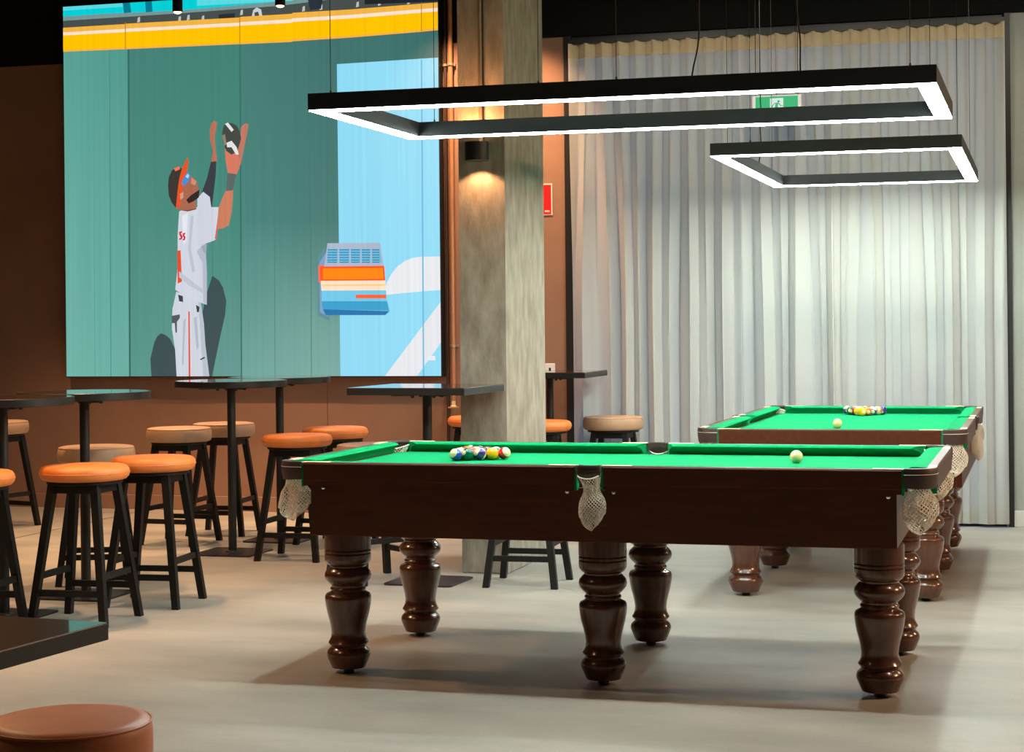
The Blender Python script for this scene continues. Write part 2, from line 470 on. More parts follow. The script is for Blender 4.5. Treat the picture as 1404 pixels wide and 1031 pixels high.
def make_pool_table(label):
    t = thing('pool_table', label, 'pool table', group='pool tables')
    # bed with pocket mouths cut out
    hx, hy = L / 2 - .075, W / 2 - .075
    def arc(cx, cy, r, a0, a1, n=8):
        return [(cx + r * math.cos(a0 + (a1 - a0) * k / n), cy + r * math.sin(a0 + (a1 - a0) * k / n)) for k in range(n + 1)]
    poly = []
    poly += arc(hx, -hy, .05, PI, PI / 2)[0:]
    poly += arc(hx, hy, .05, 1.5 * PI, PI)
    poly += arc(0, hy + .01, .042, 0, -PI)
    poly += arc(-hx, hy, .05, 2 * PI, 1.5 * PI)
    poly += arc(-hx, -hy, .05, PI / 2, 0)
    poly += arc(0, -hy - .01, .042, PI, 0)
    MB().prism(poly, ZB - .012, ZB).build('bed_cloth', M['cloth'], t)
    MB().prism([(x * .995, y * .995) for x, y in poly], ZB - .045, ZB - .0125).build('slate_bed', M['slate'], t)
    # rails and cushions: (matrix, x0, x1, k0, k1)
    def place(side):
        if side == 'f':
            return Matrix.Translation((0, -W / 2, 0))
        if side == 'b':
            return Matrix.Translation((0, W / 2, 0)) @ Matrix.Rotation(PI, 4, 'Z')
        if side == 'r':
            return Matrix.Translation((L / 2, 0, 0)) @ Matrix.Rotation(PI / 2, 4, 'Z')
        return Matrix.Translation((-L / 2, 0, 0)) @ Matrix.Rotation(-PI / 2, 4, 'Z')
    spans = [('f', -L / 2 + E_, -MG, .05, .03), ('f', MG, L / 2 - E_, .03, .05), ('b', -L / 2 + E_, -MG, .05, .03), ('b', MG, L / 2 - E_, .03, .05),
             ('r', -W / 2 + E_, W / 2 - E_, .05, .05), ('l', -W / 2 + E_, W / 2 - E_, .05, .05)]
    for side, a, b, ka, kb in spans:
        Mx = place(side)
        rl = rail_mesh(a + .007, b - .007).xf(Mx).build('rail', M['wood'], t, smooth=30)
        cushion_mesh(a, b, ka, kb).xf(Mx).build('cushion', M['cloth'], t, smooth=50)
        for xe in (a, b - .007):
            MB().box(xe, xe + .007, .002, .044, .748, .8395, .001).xf(Mx).build('end_cloth', M['cloth'], rl)
        for xe in (a, b - .11):
            MB().box(xe, xe + .11, .004, .034, .8395, .8422, .0008).xf(Mx).build('pocket_plate', M['brass'], rl)
    # apron boards
    ax, ay, at, z0, z1 = L / 2 - .137, W / 2 - .042, .026, .556, .756
    for s in (-1, 1):
        MB().box(-ax, ax, s * ay - at / 2, s * ay + at / 2, z0, z1, .003).build('apron', M['wood'], t)
        MB().box(s * ax - at if s > 0 else s * ax, s * ax if s > 0 else s * ax + at, -ay + at / 2 + .001, ay - at / 2 - .001, z0, z1 - .002, .003).build('apron', M['wood'], t)
    # bolts under the rails
    for s in (-1, 1):
        for x in (-L / 2 + .19, -.088, .088, L / 2 - .165):
            MB().lathe([(.004, 0), (.0075, .002), (.0075, .006), (.003, .009)], 10).xf(
                Matrix.Translation((x, s * (ay + at / 2 + .001), .742)) @ Matrix.Rotation(-s * PI / 2, 4, 'X')).build('bolt', M['chrome'], t, smooth=40)
    # legs
    for i in (-1, 0, 1):
        for j in (-1, 1):
            lg = MB().lathe(LEG_PROF, 36, (i * 1.032, j * .439)).build('leg', M['wood_leg'], t, smooth=35)
            MB().lathe([(.019, 0), (.021, .002), (.021, .008), (.009, .011), (.009, .02)], 14, (i * 1.032, j * .439)).build('levelling_foot', M['black'], lg, smooth=40)
    # corner pockets
    cap_mb, secs = corner_cap()
    netc, netm = net_mesh('corner'), net_mesh('middle')
    stitch = [((s[1][0] * .45 + s[2][0] * .55) * 1.008, (s[1][1] * .45 + s[2][1] * .55) * 1.008, .822) for s in secs]
    first = {}
    for sx, sy, rot in ((1, 1, 0), (-1, 1, PI / 2), (-1, -1, PI), (1, -1, -PI / 2)):
        Mx = Matrix.Translation((sx * (L / 2 - E_), sy * (W / 2 - E_), 0)) @ Matrix.Rotation(rot, 4, 'Z')
        m2 = MB(); m2.add(cap_mb.v, cap_mb.f)
        c = m2.xf(Mx).build('pocket_leather', M['leather_dark'], t, smooth=40)
        MB().tube(stitch, .0013, 5).xf(Mx).build('stitching', M['thread'], c)
        nx, ny = sx * (L / 2 - .064), sy * (W / 2 - .064)
        n = netc.build('pocket_net', M['net'], c, recalc=False) if not first else bpy.data.objects.new('pocket_net', first['n'])
        if first:
            COL.objects.link(n); n.parent = c
        first['n'] = n.data
        n.location = (nx - (.012 if (sx, sy) == (1, -1) else 0), ny, .824); n.rotation_euler = (0, R(-5) if (sx, sy) == (1, -1) else R(3), rot + PI / 2 if sx < 0 else 0)
    # middle pockets
    fm = None
    for s in (-1, 1):
        Mx = Matrix.Translation((0, s * W / 2, 0)) @ Matrix.Rotation(0 if s < 0 else PI, 4, 'Z')
        secs = []
        for k in range(13):
            a = PI * k / 12
            c_, s_ = math.cos(a), math.sin(a)
            bul = .016 * s_ ** 0.6 if s_ > 0 else 0
            secs.append([(.036 * c_, -bul * .7 + .004, .772), (.046 * c_, -bul, .806), (.049 * c_, -bul - .003, .836), (.048 * c_, -bul, .8425),
                         (.044 * c_, -bul + .008, .8425), (.043 * c_, -bul + .008, .81), (.034 * c_, -bul * .7 + .009, .772)])
        c = MB().loft(secs).xf(Mx).build('pocket_leather', M['leather_dark'], t, smooth=45)
        # inner half ring behind the mouth
        secs2 = []
        for k in range(13):
            a = PI * k / 12
            secs2.append([((.046 + d) * math.cos(a), .045 - (.038 + d) * math.sin(a), z) for d, z in ((0, .822), (0, .842), (-.007, .842), (-.007, .822))])
        MB().loft(secs2).xf(Mx).build('pocket_lining', M['leather_dark'], c, smooth=45)
        MB().tube([(.0475 * math.cos(PI * k / 12), -(.016 * math.sin(PI * k / 12) ** .6 if 0 < k < 12 else 0) - .0035, .823) for k in range(13)], .0012, 5).xf(Mx).build('stitching', M['leather_dark'], c)
        n = netm.build('pocket_net', M['net'], c, recalc=False) if fm is None else bpy.data.objects.new('pocket_net', fm)
        if fm is not None:
            COL.objects.link(n); n.parent = c
        fm = n.data
        n.location = (0, s * (W / 2 + .001), .806); n.rotation_euler = (0, 0, 0 if s < 0 else PI)
    return t

pt = make_pool_table('nearer pool table with green cloth, its long dark side facing us under the larger lamp')
pt2 = copy_tree(pt)
pt2['label'] = 'farther pool table with green cloth, its short end towards us, near the curtain'
pt2.location = (.611, 2.967, 0); pt2.rotation_euler = (0, 0, PI / 2)

# ------------------------------------------------------------------ balls
BD = .0524; BR = BD / 2
def ball_mat(name, col, kind):
    T = NT(name)
    p = T.p
    p.inputs['Roughness'].default_value = .08
    p.inputs['Coat Weight'].default_value = .4
    ivory = rgb(222, 206, 160)
    if kind == 'cue':
        p.inputs['Base Color'].default_value = rgb(226, 202, 146)
        return T.m
    tc = T.n('ShaderNodeTexCoord'); sp = T.n('ShaderNodeSeparateXYZ')
    T.l(tc.outputs['Object'], sp.inputs[0])
    gx = T.n('ShaderNodeMath', operation='ABSOLUTE'); T.l(sp.outputs['X'], gx.inputs[0])
    spotm = T.n('ShaderNodeMath', operation='GREATER_THAN'); spotm.inputs[1].default_value = BR * .90
    T.l(gx.outputs[0], spotm.inputs[0])
    m1 = T.n('ShaderNodeMixRGB')
    if kind == 'stripe':
        gz = T.n('ShaderNodeMath', operation='ABSOLUTE'); T.l(sp.outputs['Z'], gz.inputs[0])
        st = T.n('ShaderNodeMath', operation='LESS_THAN'); st.inputs[1].default_value = BR * .56
        T.l(gz.outputs[0], st.inputs[0])
        m0 = T.n('ShaderNodeMixRGB'); m0.inputs[1].default_value = ivory; m0.inputs[2].default_value = col
        T.l(st.outputs[0], m0.inputs[0]); T.l(m0.outputs[0], m1.inputs[1])
    else:
        m1.inputs[1].default_value = col
    m1.inputs[2].default_value = ivory
    T.l(spotm.outputs[0], m1.inputs[0]); T.l(m1.outputs[0], p.inputs['Base Color'])
    return T.m
BC = {'yellow': rgb(248, 170, 10), 'blue': rgb(22, 70, 170), 'red': rgb(215, 20, 20), 'purple': rgb(64, 40, 120), 'orange': rgb(240, 110, 20),
      'green': rgb(0, 84, 60), 'maroon': rgb(120, 25, 30), 'black': rgb(14, 14, 16)}
BMAT = {}
for c_, v_ in BC.items():
    BMAT[c_, 'solid'] = ball_mat(c_ + '_ball', v_, 'solid')
    if c_ != 'black':
        BMAT[c_, 'stripe'] = ball_mat(c_ + '_stripe_ball', v_, 'stripe')
BMAT['cue'] = ball_mat('cue_ball', None, 'cue')

def sphere(r, nu=28, nv=16):
    return MB().lathe([(max(1e-4, r * math.sin(PI * i / nv)), -r * math.cos(PI * i / nv)) for i in range(nv + 1)], nu)
ball0 = {}
def add_ball(key, loc, rot, label, group):
    if key not in ball0:
        o = sphere(BR).build('pool_ball', BMAT[key], smooth=0)
        ball0[key] = o.data
    else:
        o = bpy.data.objects.new('pool_ball', ball0[key]); COL.objects.link(o)
    o.location = loc; o.rotation_euler = rot
    o['label'] = label; o['category'] = 'ball'; o['group'] = group
    return o

def rack(ox, oy, apex_dir, order, where, group, rots):
    """apex at (ox,oy); rows step away from the apex along -apex_dir"""
    ax, ay = apex_dir
    px_, py_ = -ay, ax
    i = 0
    for row in range(5):
        for k in range(row + 1):
            d = -row * BD * .8665
            s = (k - row / 2) * BD * 1.001
            x, y = ox + ax * d + px_ * s, oy + ay * d + py_ * s
            c, kd = order[i]
            rot = rots.get(i, (random.uniform(0, 6.28), random.uniform(0, 6.28), random.uniform(0, 6.28)))
            lab = {'solid': 'solid %s pool ball racked in the triangle on the %s' % (c, where),
                   'stripe': 'white pool ball with a %s stripe racked on the %s' % (c, where)}[kd]
            add_ball((c, kd), (x, y, ZB + BR + .0003), rot, lab, group)
            i += 1
# near rack: apex to the right; facing edge runs from base corner (near left) to the apex
near_order = [('red', 'stripe'),
              ('yellow', 'solid'), ('green', 'stripe'),
              ('purple', 'stripe'), ('black', 'solid'), ('maroon', 'solid'),
              ('green', 'solid'), ('red', 'solid'), ('yellow', 'stripe'), ('purple', 'solid'),
              ('blue', 'stripe'), ('orange', 'stripe'), ('maroon', 'stripe'), ('orange', 'solid'), ('blue', 'solid')]
# row order above runs from near side (towards the viewer) to far side
rack(-.560, .165, (1, 0), near_order, 'nearer table', 'racked balls on the nearer pool table',
     {0: (0.2, R(62), R(-20)), 1: (.5, R(90), R(30)), 3: (.3, R(-55), R(10)), 6: (.2, R(20), R(60)), 10: (.4, R(-60), R(35))})
far_order = [('yellow', 'solid'),
             ('yellow', 'stripe'), ('orange', 'solid'),
             ('maroon', 'solid'), ('black', 'solid'), ('blue', 'stripe'),
             ('green', 'solid'), ('red', 'stripe'), ('red', 'solid'), ('orange', 'stripe'),
             ('purple', 'stripe'), ('green', 'stripe'), ('maroon', 'stripe'), ('blue', 'solid'), ('purple', 'solid')]
rack(.574, 3.84, (0, -1), far_order, 'farther table', 'racked balls on the farther pool table', {i: (random.uniform(-.5, .5), random.uniform(-.5, .5), random.uniform(.6, 2.4)) for i in range(15)})
add_ball('cue', (.660, .150, ZB + BR + .0003), (0, 0, 0), 'cream cue ball lying alone on the nearer pool table', 'cue balls')
add_ball('cue', (.565, 2.565, ZB + BR + .0003), (0, 0, 0), 'cream cue ball lying alone on the farther pool table', 'cue balls')

# ------------------------------------------------------------------ hanging LED frames
def led_frame(label, x0, x1, y0, y1, z, wires, cables):
    bw, bh = .072, .067
    cx, cy = (x0 + x1) / 2, (y0 + y1) / 2
    t = thing('led_frame_lamp', label, 'lamp', (cx, cy, z), group='hanging LED frame lamps')
    a, b = (x1 - x0) / 2, (y1 - y0) / 2
    def mitre(p, q, r_, s_, z0, z1):
        return MB().prism([p, q, r_, s_], z0, z1)
    o_ = [(-a, -b), (a, -b), (a, b), (-a, b)]
    i_ = [(-a + bw, -b + bw), (a - bw, -b + bw), (a - bw, b - bw), (-a + bw, b - bw)]
    e = .003
    oe = [(-a + e, -b + e), (a - e, -b + e), (a - e, b - e), (-a + e, b - e)]
    ie = [(-a + bw - e, -b + bw - e), (a - bw + e, -b + bw - e), (a - bw + e, b - bw + e), (-a + bw - e, b - bw + e)]
    for k in range(4):
        j = (k + 1) % 4
        br = mitre(o_[k], o_[j], i_[j], i_[k], .002, bh).build('bar', M['housing'], t)
        mitre(oe[k], oe[j], ie[j], ie[k], -.002, .0015).build('diffuser', M['led'], br)
    for (wx, wy) in wires:
        MB().tube([(wx - cx, wy - cy, bh - .001), (wx - cx, wy - cy, ZC - z)], .0016, 5).build('suspension_wire', M['wire'], t)
        MB().lathe([(.004, bh - .001), (.004, bh + .010), (.002, bh + .014)], 8, (wx - cx, wy - cy)).build('wire_grip', M['housing'], t, smooth=40)
    for pts in cables:
        MB().tube([(p[0] - cx, p[1] - cy, p[2] - z) for p in pts], .0032, 6).build('power_cable', M['cable'], t, smooth=0)
    return t
def cable_path(x, y, z0, bow):
    pts = [(x, y, ZC)]
    for k in range(1, 13):
        t_ = k / 12
        z = 2.72 + (z0 - 2.72) * t_
        pts.append((x + bow * math.sin(t_ * PI * 1.2) * (1 if t_ < .85 else 1) + .004 * math.sin(t_ * 11), y, z))
    return pts
led_frame('large black rectangular LED frame lamp hanging over the nearer pool table', -1.145, 1.258, -.532, .672, 2.208,
          [(-1.063, -.496), (.084, -.496), (1.164, -.496), (-1.012, .636), (1.169, .636), (-.219, -.496)],
          [cable_path(.385, -.496, 2.274, .018), cable_path(.771, -.496, 2.274, -.008)])
led_frame('smaller looking black LED frame lamp hanging over the farther pool table by the curtain', -.045, 1.229, 2.263, 4.618, 2.226,
          [(-.009, 2.6), (-.009, 4.3), (1.193, 2.6), (1.193, 4.3), (.16, 2.299)],
          [cable_path(-.009, 3.787, 2.292, .006)])

# ------------------------------------------------------------------ curtains
def curtain(name, label, x0, x1, nw, seed):
    rnd = random.Random(seed)
    yc, zt, zh, z0 = 5.232, 3.305, 3.205, .022
    t = thing(name, label, 'curtain', ((x0 + x1) / 2, yc, 0), group='white curtains on the back wall')
    cx = (x0 + x1) / 2
    n = nw * 14
    ph = [rnd.uniform(-.5, .5) for _ in range(nw + 2)]
    am = [rnd.uniform(.6, 1.25) for _ in range(nw + 2)]
    def pt(u, z):
        g = u * nw
        i = int(min(nw - 1, g)); fr = g - i
        s = min(1.0, max(0.0, (zt - z) / 2.2))
        loose = s * s * (3 - 2 * s)
        p0 = ph[i] * (1 - fr) + ph[i + 1] * fr
        a = am[i] * (1 - fr) + am[i + 1] * fr
        th = 2 * PI * g + p0 * loose * 4.2 + loose * .9 * math.sin(g * .83 + seed)
        A = .036 * (1 - loose) + .025 * a * loose
        y = -A * math.cos(th) - loose * .020 * math.cos(th * .5 + seed + .4 * math.sin(z)) + .0015 * loose * math.sin(2.3 * th + z * 1.1)
        eg = min(1.0, u * 12, (1 - u) * 12)
        x = x0 + (x1 - x0) * u + eg * (-.016 * math.sin(2 * th) + .010 * loose * math.sin(g * 1.7 + z * .8))
        y = max(-.046, min(y, .045))
        return (x - cx, y, z)
    def sheet(zs, off=0.0):
        mb = MB()
        vs, fs = [], []
        for z in zs:
            for k in range(n + 1):
                p = pt(k / n, z); vs.append((p[0], p[1] - off, p[2]))
        for i in range(len(zs) - 1):
            for k in range(n):
                a = i * (n + 1) + k
                fs.append((a, a + 1, a + n + 2, a + n + 1))
        return mb.add(vs, fs)
    sheet([z0 + (zh - z0) * i / 26 for i in range(27)]).build('fabric', M['curtain'], t, smooth=0, recalc=False)
    sheet([zh, zh + .033, zh + .066, zt], .0015).build('heading_tape', M['heading'], t, smooth=0, recalc=False)
    sheet([z0, z0 + .05, z0 + .1], .0015).build('hem', M['curtain'], t, smooth=0, recalc=False)
    MB().box(x0 - cx, x1 - cx, -.012, .012, zt - .004, zt + .03).build('track', M['frame'], t)
curtain('curtain', 'white pleated floor-length curtain panel, the left one beside the concrete column', -1.545, -.350, 10, 2)
curtain('curtain', 'white pleated floor-length curtain panel, the wider right one behind the farther pool table', -.350, 1.386, 14, 9)

# ------------------------------------------------------------------ video screen
SX0, SX1, SZ0, SZ1, SY = -5.472, -2.492, .992, 3.787, 5.2
scr = thing('video_screen', 'huge wall-mounted video screen showing a baseball outfielder reaching up against a green wall', 'screen', (SX0, SY, SZ0))
MB().box(0, SX1 - SX0, .003, .095, 0, SZ1 - SZ0).build('screen_body', M['black'], scr)
# picture artwork: drawn on a 516 x 508 sheet, laid flat on the panel face
def art(px, py):
    """artwork sheet coordinates -> metres on the panel (the sheet is drawn in perspective, so it is flattened here)"""
    u, v = px - 702, py - PPY
    r_ = -ROLL
    u, v = u * math.cos(r_) - v * math.sin(r_), u * math.sin(r_) + v * math.cos(r_)
    c, s = math.cos(YAW), math.sin(YAW)
    dx, dy, dz = -s * F_PX + c * u, c * F_PX + s * u, -v
    k = (SY - CAM.y) / dy
    x, z = CAM.x + dx * k - SX0, CAM.z + dz * k - SZ0
    return min(max(x, .004), SX1 - SX0 - .004), min(max(z, .006), SZ1 - SZ0 - .004)
pic = {'v': [], 'f': [], 'c': []}
layer = [0]
def shape(col, pts, cols=None):
    layer[0] += 1
    o = len(pic['v'])
    y = .002 - layer[0] * .00006
    for p in pts:
        x, z = art(*p)
        pic['v'].append((x, y, z))
    pic['f'].append(tuple(range(o, o + len(pts))))
    pic['c'].append([rgb(*c) for c in cols] if cols else [rgb(*col)] * len(pts))
# green outfield wall, four panels, shaded across as in the broadcast
shape(None, [(80, 60), (176, 60), (178, 520), (80, 520)], [(88, 160, 146), (80, 150, 138), (104, 172, 160), (112, 178, 166)])
shape(None, [(176, 50), (329, 50), (329, 300), (177, 300)], [(68, 128, 118), (66, 128, 116), (70, 138, 124), (76, 140, 126)])
shape(None, [(177, 300), (329, 300), (330, 520), (178, 520)], [(76, 140, 126), (70, 138, 124), (98, 152, 146), (86, 150, 138)])
shape(None, [(329, 40), (466, 40), (468, 300), (329, 300)], [(68, 124, 116), (64, 112, 108), (72, 122, 116), (74, 132, 124)])
shape(None, [(329, 300), (468, 300), (470, 520), (330, 520)], [(74, 132, 124), (72, 122, 116), (120, 170, 162), (108, 164, 156)])
shape(None, [(466, 30), (606, 30), (606, 100), (466, 100)], [(64, 116, 110), (58, 108, 104), (60, 112, 108), (64, 116, 110)])
for x, w, c in ((176, 1.2, (52, 104, 98)), (329, 1.0, (58, 112, 104)), (128, .6, (90, 158, 146)), (150, .6, (72, 142, 130)), (250, .4, (72, 134, 122)), (290, .4, (66, 128, 116)), (375, .4, (70, 126, 118)), (425, .4, (68, 118, 114))):
    shape(c, [(x - w, 55), (x + w, 55), (x + 2 + w, 520), (x + 2 - w, 520)])
# top: stands and cyan boards
shape((70, 78, 76), [(80, -40), (606, -40), (606, 6), (450, 16), (328, 28), (172, 36), (80, 40)])
shape((116, 150, 150), [(80, -40), (480, -40), (480, -4), (382, 8), (250, 18), (80, 29)])
shape((0, 206, 214), [(80, -40), (460, -40), (430, -5), (382, 2), (250, 14), (140, 19), (80, 23)])
shape((90, 215, 225), [(80, 8), (172, 4), (172, 9), (80, 15)])
shape((90, 215, 225), [(270, -2), (420, -12), (400, 1), (270, 8)])
shape((0, 120, 140), [(228 - 60, 0), (178, 0), (180, 17), (170, 18)])
shape((0, 120, 140), [(199, 0), (208, -2), (209, 16), (200, 17)])
for x, y in ((190, 27), (246, 26), (258, 24), (278, 25), (331, 17), (416, 12), (440, 10), (490, 6), (520, 4), (560, 2)):
    shape((190, 190, 185), [(x - 2, y + 4), (x - 1, y - 3), (x + 2, y - 4), (x + 2, y + 3)])
shape((40, 46, 46), [(300, 20), (322, 18), (322, 26), (300, 28)])
shape((200, 205, 205), [(345, 24), (347, 14), (352, 10), (358, 13), (360, 24), (356, 24), (354, 16), (349, 17), (349, 25)])
shape((40, 50, 60), [(420, -20), (445, -20), (440, 12), (425, 14)])
shape((30, 36, 40), [(500, -20), (606, -20), (606, 2), (500, 6)])
# yellow padded rail
top = [(80, 38.5), (171, 33), (173, 32.5), (328, 24), (331, 23), (399, 19), (402, 17.5), (480, 13), (578, 5), (606, 3)]
bot = [(80, 70.5), (171, 66.5), (173, 66.5), (328, 59.5), (331, 59.5), (399, 56.5), (402, 55.5), (480, 50.5), (578, 42.5), (606, 40)]
def band(fa, fb, col):
    for i in range(len(top) - 1):
        a = [tuple(t_ + (b_ - t_) * fa for t_, b_ in zip(top[j], bot[j])) for j in (i, i + 1)]
        b = [tuple(t_ + (b_ - t_) * fb for t_, b_ in zip(top[j], bot[j])) for j in (i, i + 1)]
        shape(col, [a[0], a[1], b[1], b[0]])
band(0, 1.03, (246, 178, 60)); band(.06, .24, (240, 180, 70)); band(.2, .33, (252, 226, 205)); band(.34, .95, (255, 194, 0))
for x, t_, b_ in ((172, 31, 68), (329, 24, 60), (578, 4, 43)):
    shape((200, 130, 20), [(x - .6, t_), (x + .6, t_), (x + .6, b_), (x - .6, b_)])
# sky blue advertising panel with white strokes
shape(None, [(462, 88), (601, 79), (606, 520), (467, 520)], [(142, 218, 244), (150, 222, 246), (146, 220, 246), (140, 216, 244)])
shape((232, 234, 238), [(526, 404), (531, 386), (538, 374), (546, 364.5), (556, 357.5), (566, 353.5), (577, 352), (608, 351.5), (608, 397.5), (578, 399.5), (532, 404)])
shape((230, 232, 236), [(608, 414), (608, 470), (572, 518), (528, 518)])
shape((232, 236, 240), [(586, 488), (597, 488), (597, 494), (586, 494)])
shape((104, 182, 222), [(577, 82), (579, 82), (582, 520), (580, 520)])
# floating graphic in front of the panel
shape((92, 140, 150), [(436, 352), (446, 338), (452, 440), (436, 432)])
shape((120, 160, 196), [(438, 360), (448, 345), (450, 434), (439, 428)])
shape((250, 110, 90), [(436.5, 364), (445, 363), (445, 388), (437, 387)])
shape((172, 184, 204), [(449, 333.5), (521.5, 333), (527, 367), (444.5, 367)])
shape((104, 188, 224), [(450, 341), (520, 341), (524, 360), (448, 360)])
for y in (342, 345.5, 349, 352.5, 356, 359):
    shape((60, 120, 160), [(449.5, y), (520.5, y), (520.7, y + 1.2), (449.2, y + 1.2)])
for x in (463, 479, 494, 508):
    shape((160, 190, 214), [(x, 340), (x + 2.2, 340), (x + 2.6, 361), (x - .4, 361)])
shape((255, 84, 30), [(439, 365.5), (527, 364.5), (528.5, 385), (439.5, 385.5)])
shape((255, 136, 8), [(443, 368), (525, 367.5), (526, 382.5), (443, 383)])
shape((255, 226, 196), [(440, 385), (528.5, 384.5), (529.5, 398.5), (441, 399)])
shape((250, 205, 150), [(442, 390), (528, 389.5), (528, 392), (442, 392.5)])
shape((112, 200, 234), [(441, 398.5), (529.5, 398), (531, 414), (441.5, 414)])
shape((50, 160, 204), [(441.5, 413), (531, 413), (534, 426), (443, 424)])
shape((20, 116, 172), [(443, 424), (534.5, 426.5), (528.5, 432), (447, 432)])
shape((255, 96, 50), [(488, 404), (529.5, 404), (530, 409), (488, 409)])
# player: shadows on the wall first
shape((56, 78, 82), [(206.5, 492), (212, 469), (216, 461), (221, 457), (227, 459), (234, 465), (241, 480), (244, 518), (208, 518)])
shape((58, 80, 84), [(291.5, 378), (300, 384), (306, 394), (310.5, 412), (309, 432), (303, 458), (291, 518), (282, 518), (278, 428), (284, 401)])
shape((206, 212, 222), [(242, 400), (275, 411), (280, 443), (282, 473), (287.5, 518), (242.5, 518), (240.5, 480), (236, 450), (236.8, 424)])
shape((184, 192, 204), [(272, 414), (275, 411), (280, 443), (282, 473), (287.5, 518), (279, 518), (276, 470)])
shape((228, 84, 70), [(258.5, 427), (260.5, 427), (261.5, 518), (259, 518)])
shape((60, 64, 66), [(244.5, 404), (251, 406), (251.5, 414), (246, 413)])
shape((60, 64, 66), [(269, 418), (274, 421), (273, 428), (270.5, 428)])
shape((84, 90, 92), [(236, 433), (247, 431), (247, 436), (243, 441), (243, 456), (241, 456), (240, 443), (236, 443)])
# far arm
shape((58, 62, 68), [(277, 264), (284, 245), (290, 220), (297, 220), (296, 242), (293.5, 262), (290.5, 286), (282, 278)])
shape((186, 112, 86), [(290, 222), (292.5, 207), (288.5, 192), (288, 178), (290.5, 169), (294, 165.5), (298, 168), (296, 180), (294.5, 188), (296, 205), (298, 221)])
# torso
shape((208, 212, 224), [(246, 290), (256, 285), (271, 284), (271, 272), (279, 263), (288, 270), (290, 284), (301, 284), (299, 307), (295.5, 329), (288, 332), (282, 334), (284, 372), (284, 418), (268, 412), (252, 405), (240.6, 397), (244, 367), (244, 322)])
shape((182, 188, 202), [(282, 334), (284, 372), (284, 418), (279, 414), (278, 360), (270, 345), (277, 337)])
shape((224, 90, 80), [(295, 327), (300.5, 286), (302, 286), (297, 328.5)])
shape((228, 78, 40), [(243.6, 344), (248, 343), (249.8, 386), (244, 389)])
shape((188, 194, 206), [(262, 296), (266, 296), (262, 340), (268, 372), (264, 374), (258, 342)])
shape((190, 196, 208), [(246, 372), (262, 384), (280, 398), (279, 402), (260, 392), (246, 380)])
shape((226, 230, 238), [(250, 296), (258, 292), (256, 330), (252, 336)])
shape((160, 168, 180), [(276, 338), (284, 334), (283, 348), (280, 346)])
shape((176, 184, 196), [(252, 440), (255, 436), (252, 500), (250, 500)])
shape((178, 186, 198), [(266, 436), (270, 434), (273, 476), (270, 480)])
shape((70, 76, 80), [(275, 492), (281, 489), (281.5, 491), (275, 494)])
# red letters on the chest
for q in ([(246, 318), (250, 317), (250, 319), (248, 320), (251, 324), (250, 328), (246, 329), (246, 327), (248.5, 326), (246, 321)],
          [(251, 320), (254.5, 319), (254.5, 321), (253, 322), (255, 325.5), (254, 329), (251, 330), (251, 328), (252.6, 327), (251, 323)]):
    shape((205, 50, 60), q)
# near arm, glove
shape((204, 126, 94), [(300, 285), (306, 270), (310.6, 260), (320, 258), (319.5, 276), (318, 291), (314, 309), (306, 313), (298, 314)])
shape((92, 104, 104), [(310.5, 262), (312, 238), (325.5, 236), (322, 250), (319.5, 261)])
shape((214, 122, 98), [(308.7, 204), (327.6, 200), (332, 212), (331, 223), (325, 239), (313, 237), (310, 222)])
shape((190, 120, 100), [(331, 174), (337, 169), (341, 170), (339.5, 182), (337, 193), (331, 222), (327, 214), (329, 195)])
shape((68, 74, 68), [(305, 182), (307, 173), (311, 168), (318, 169), (325, 172), (329, 180), (331, 190), (326, 208), (318, 212), (310.5, 207), (306, 194)])
shape((150, 128, 110), [(305, 186), (309, 184), (311, 198), (308, 200)])
shape((226, 228, 226), [(309, 170), (313, 168), (321, 178), (318, 181)])
shape((226, 228, 226), [(311, 196), (318, 193), (325, 202), (328, 212), (324, 212), (318, 202), (312, 202)])
# head
shape((120, 74, 58), [(246, 288), (248, 280), (258, 282), (268, 276), (270, 287), (258, 290)])
shape((168, 104, 80), [(250, 236), (258, 236), (262, 241), (271, 249), (270, 253), (274.5, 261), (272, 268), (268, 274), (270, 286), (258, 288), (246, 288), (245, 262)])
shape((50, 40, 36), [(256, 274), (262, 268), (268, 264), (274, 260), (273, 271), (266, 276), (259, 279)])
shape((60, 56, 50), [(231, 254), (232, 243), (236, 234), (242.5, 229), (250, 231), (249, 250), (247, 270), (242.5, 286), (236, 278), (232, 268)])
shape((226, 84, 40), [(257.6, 215.5), (259, 222), (257, 234), (252.5, 253), (249, 274), (246, 285), (241.5, 286), (244, 262), (246, 246), (250, 231)])
shape((240, 120, 80), [(239, 231), (246, 228), (247.5, 232), (241, 235)])
shape((206, 140, 112), [(263, 243), (270, 249), (268, 254), (262, 252)])
shape((214, 150, 120), [(247, 266), (252, 263), (252, 271), (248, 274)])
shape((70, 140, 214), [(249, 252), (254, 241), (258, 236), (261.5, 241), (260, 247), (253, 255)])
shape((176, 214, 240), [(255, 242), (258, 238), (260, 241), (258, 245)])
me = bpy.data.meshes.new('display_picture')
me.from_pydata(pic['v'], [], pic['f'])
ca = me.color_attributes.new('picture', 'FLOAT_COLOR', 'CORNER')
i = 0
for cs in pic['c']:
    for c in cs:
        ca.data[i].color = c; i += 1
T = NT('screen_picture')
at_ = T.n('ShaderNodeAttribute', attribute_name='picture')
tc = T.n('ShaderNodeTexCoord'); mp = T.n('ShaderNodeMapping'); mp.inputs['Scale'].default_value = (26, 1, .35)
nz = T.n('ShaderNodeTexNoise'); nz.inputs['Scale'].default_value = 1.4; nz.inputs['Detail'].default_value = 3
T.l(tc.outputs['Object'], mp.inputs[0]); T.l(mp.outputs[0], nz.inputs['Vector'])
mr = T.n('ShaderNodeMapRange'); mr.inputs['To Min'].default_value = .88; mr.inputs['To Max'].default_value = 1.12
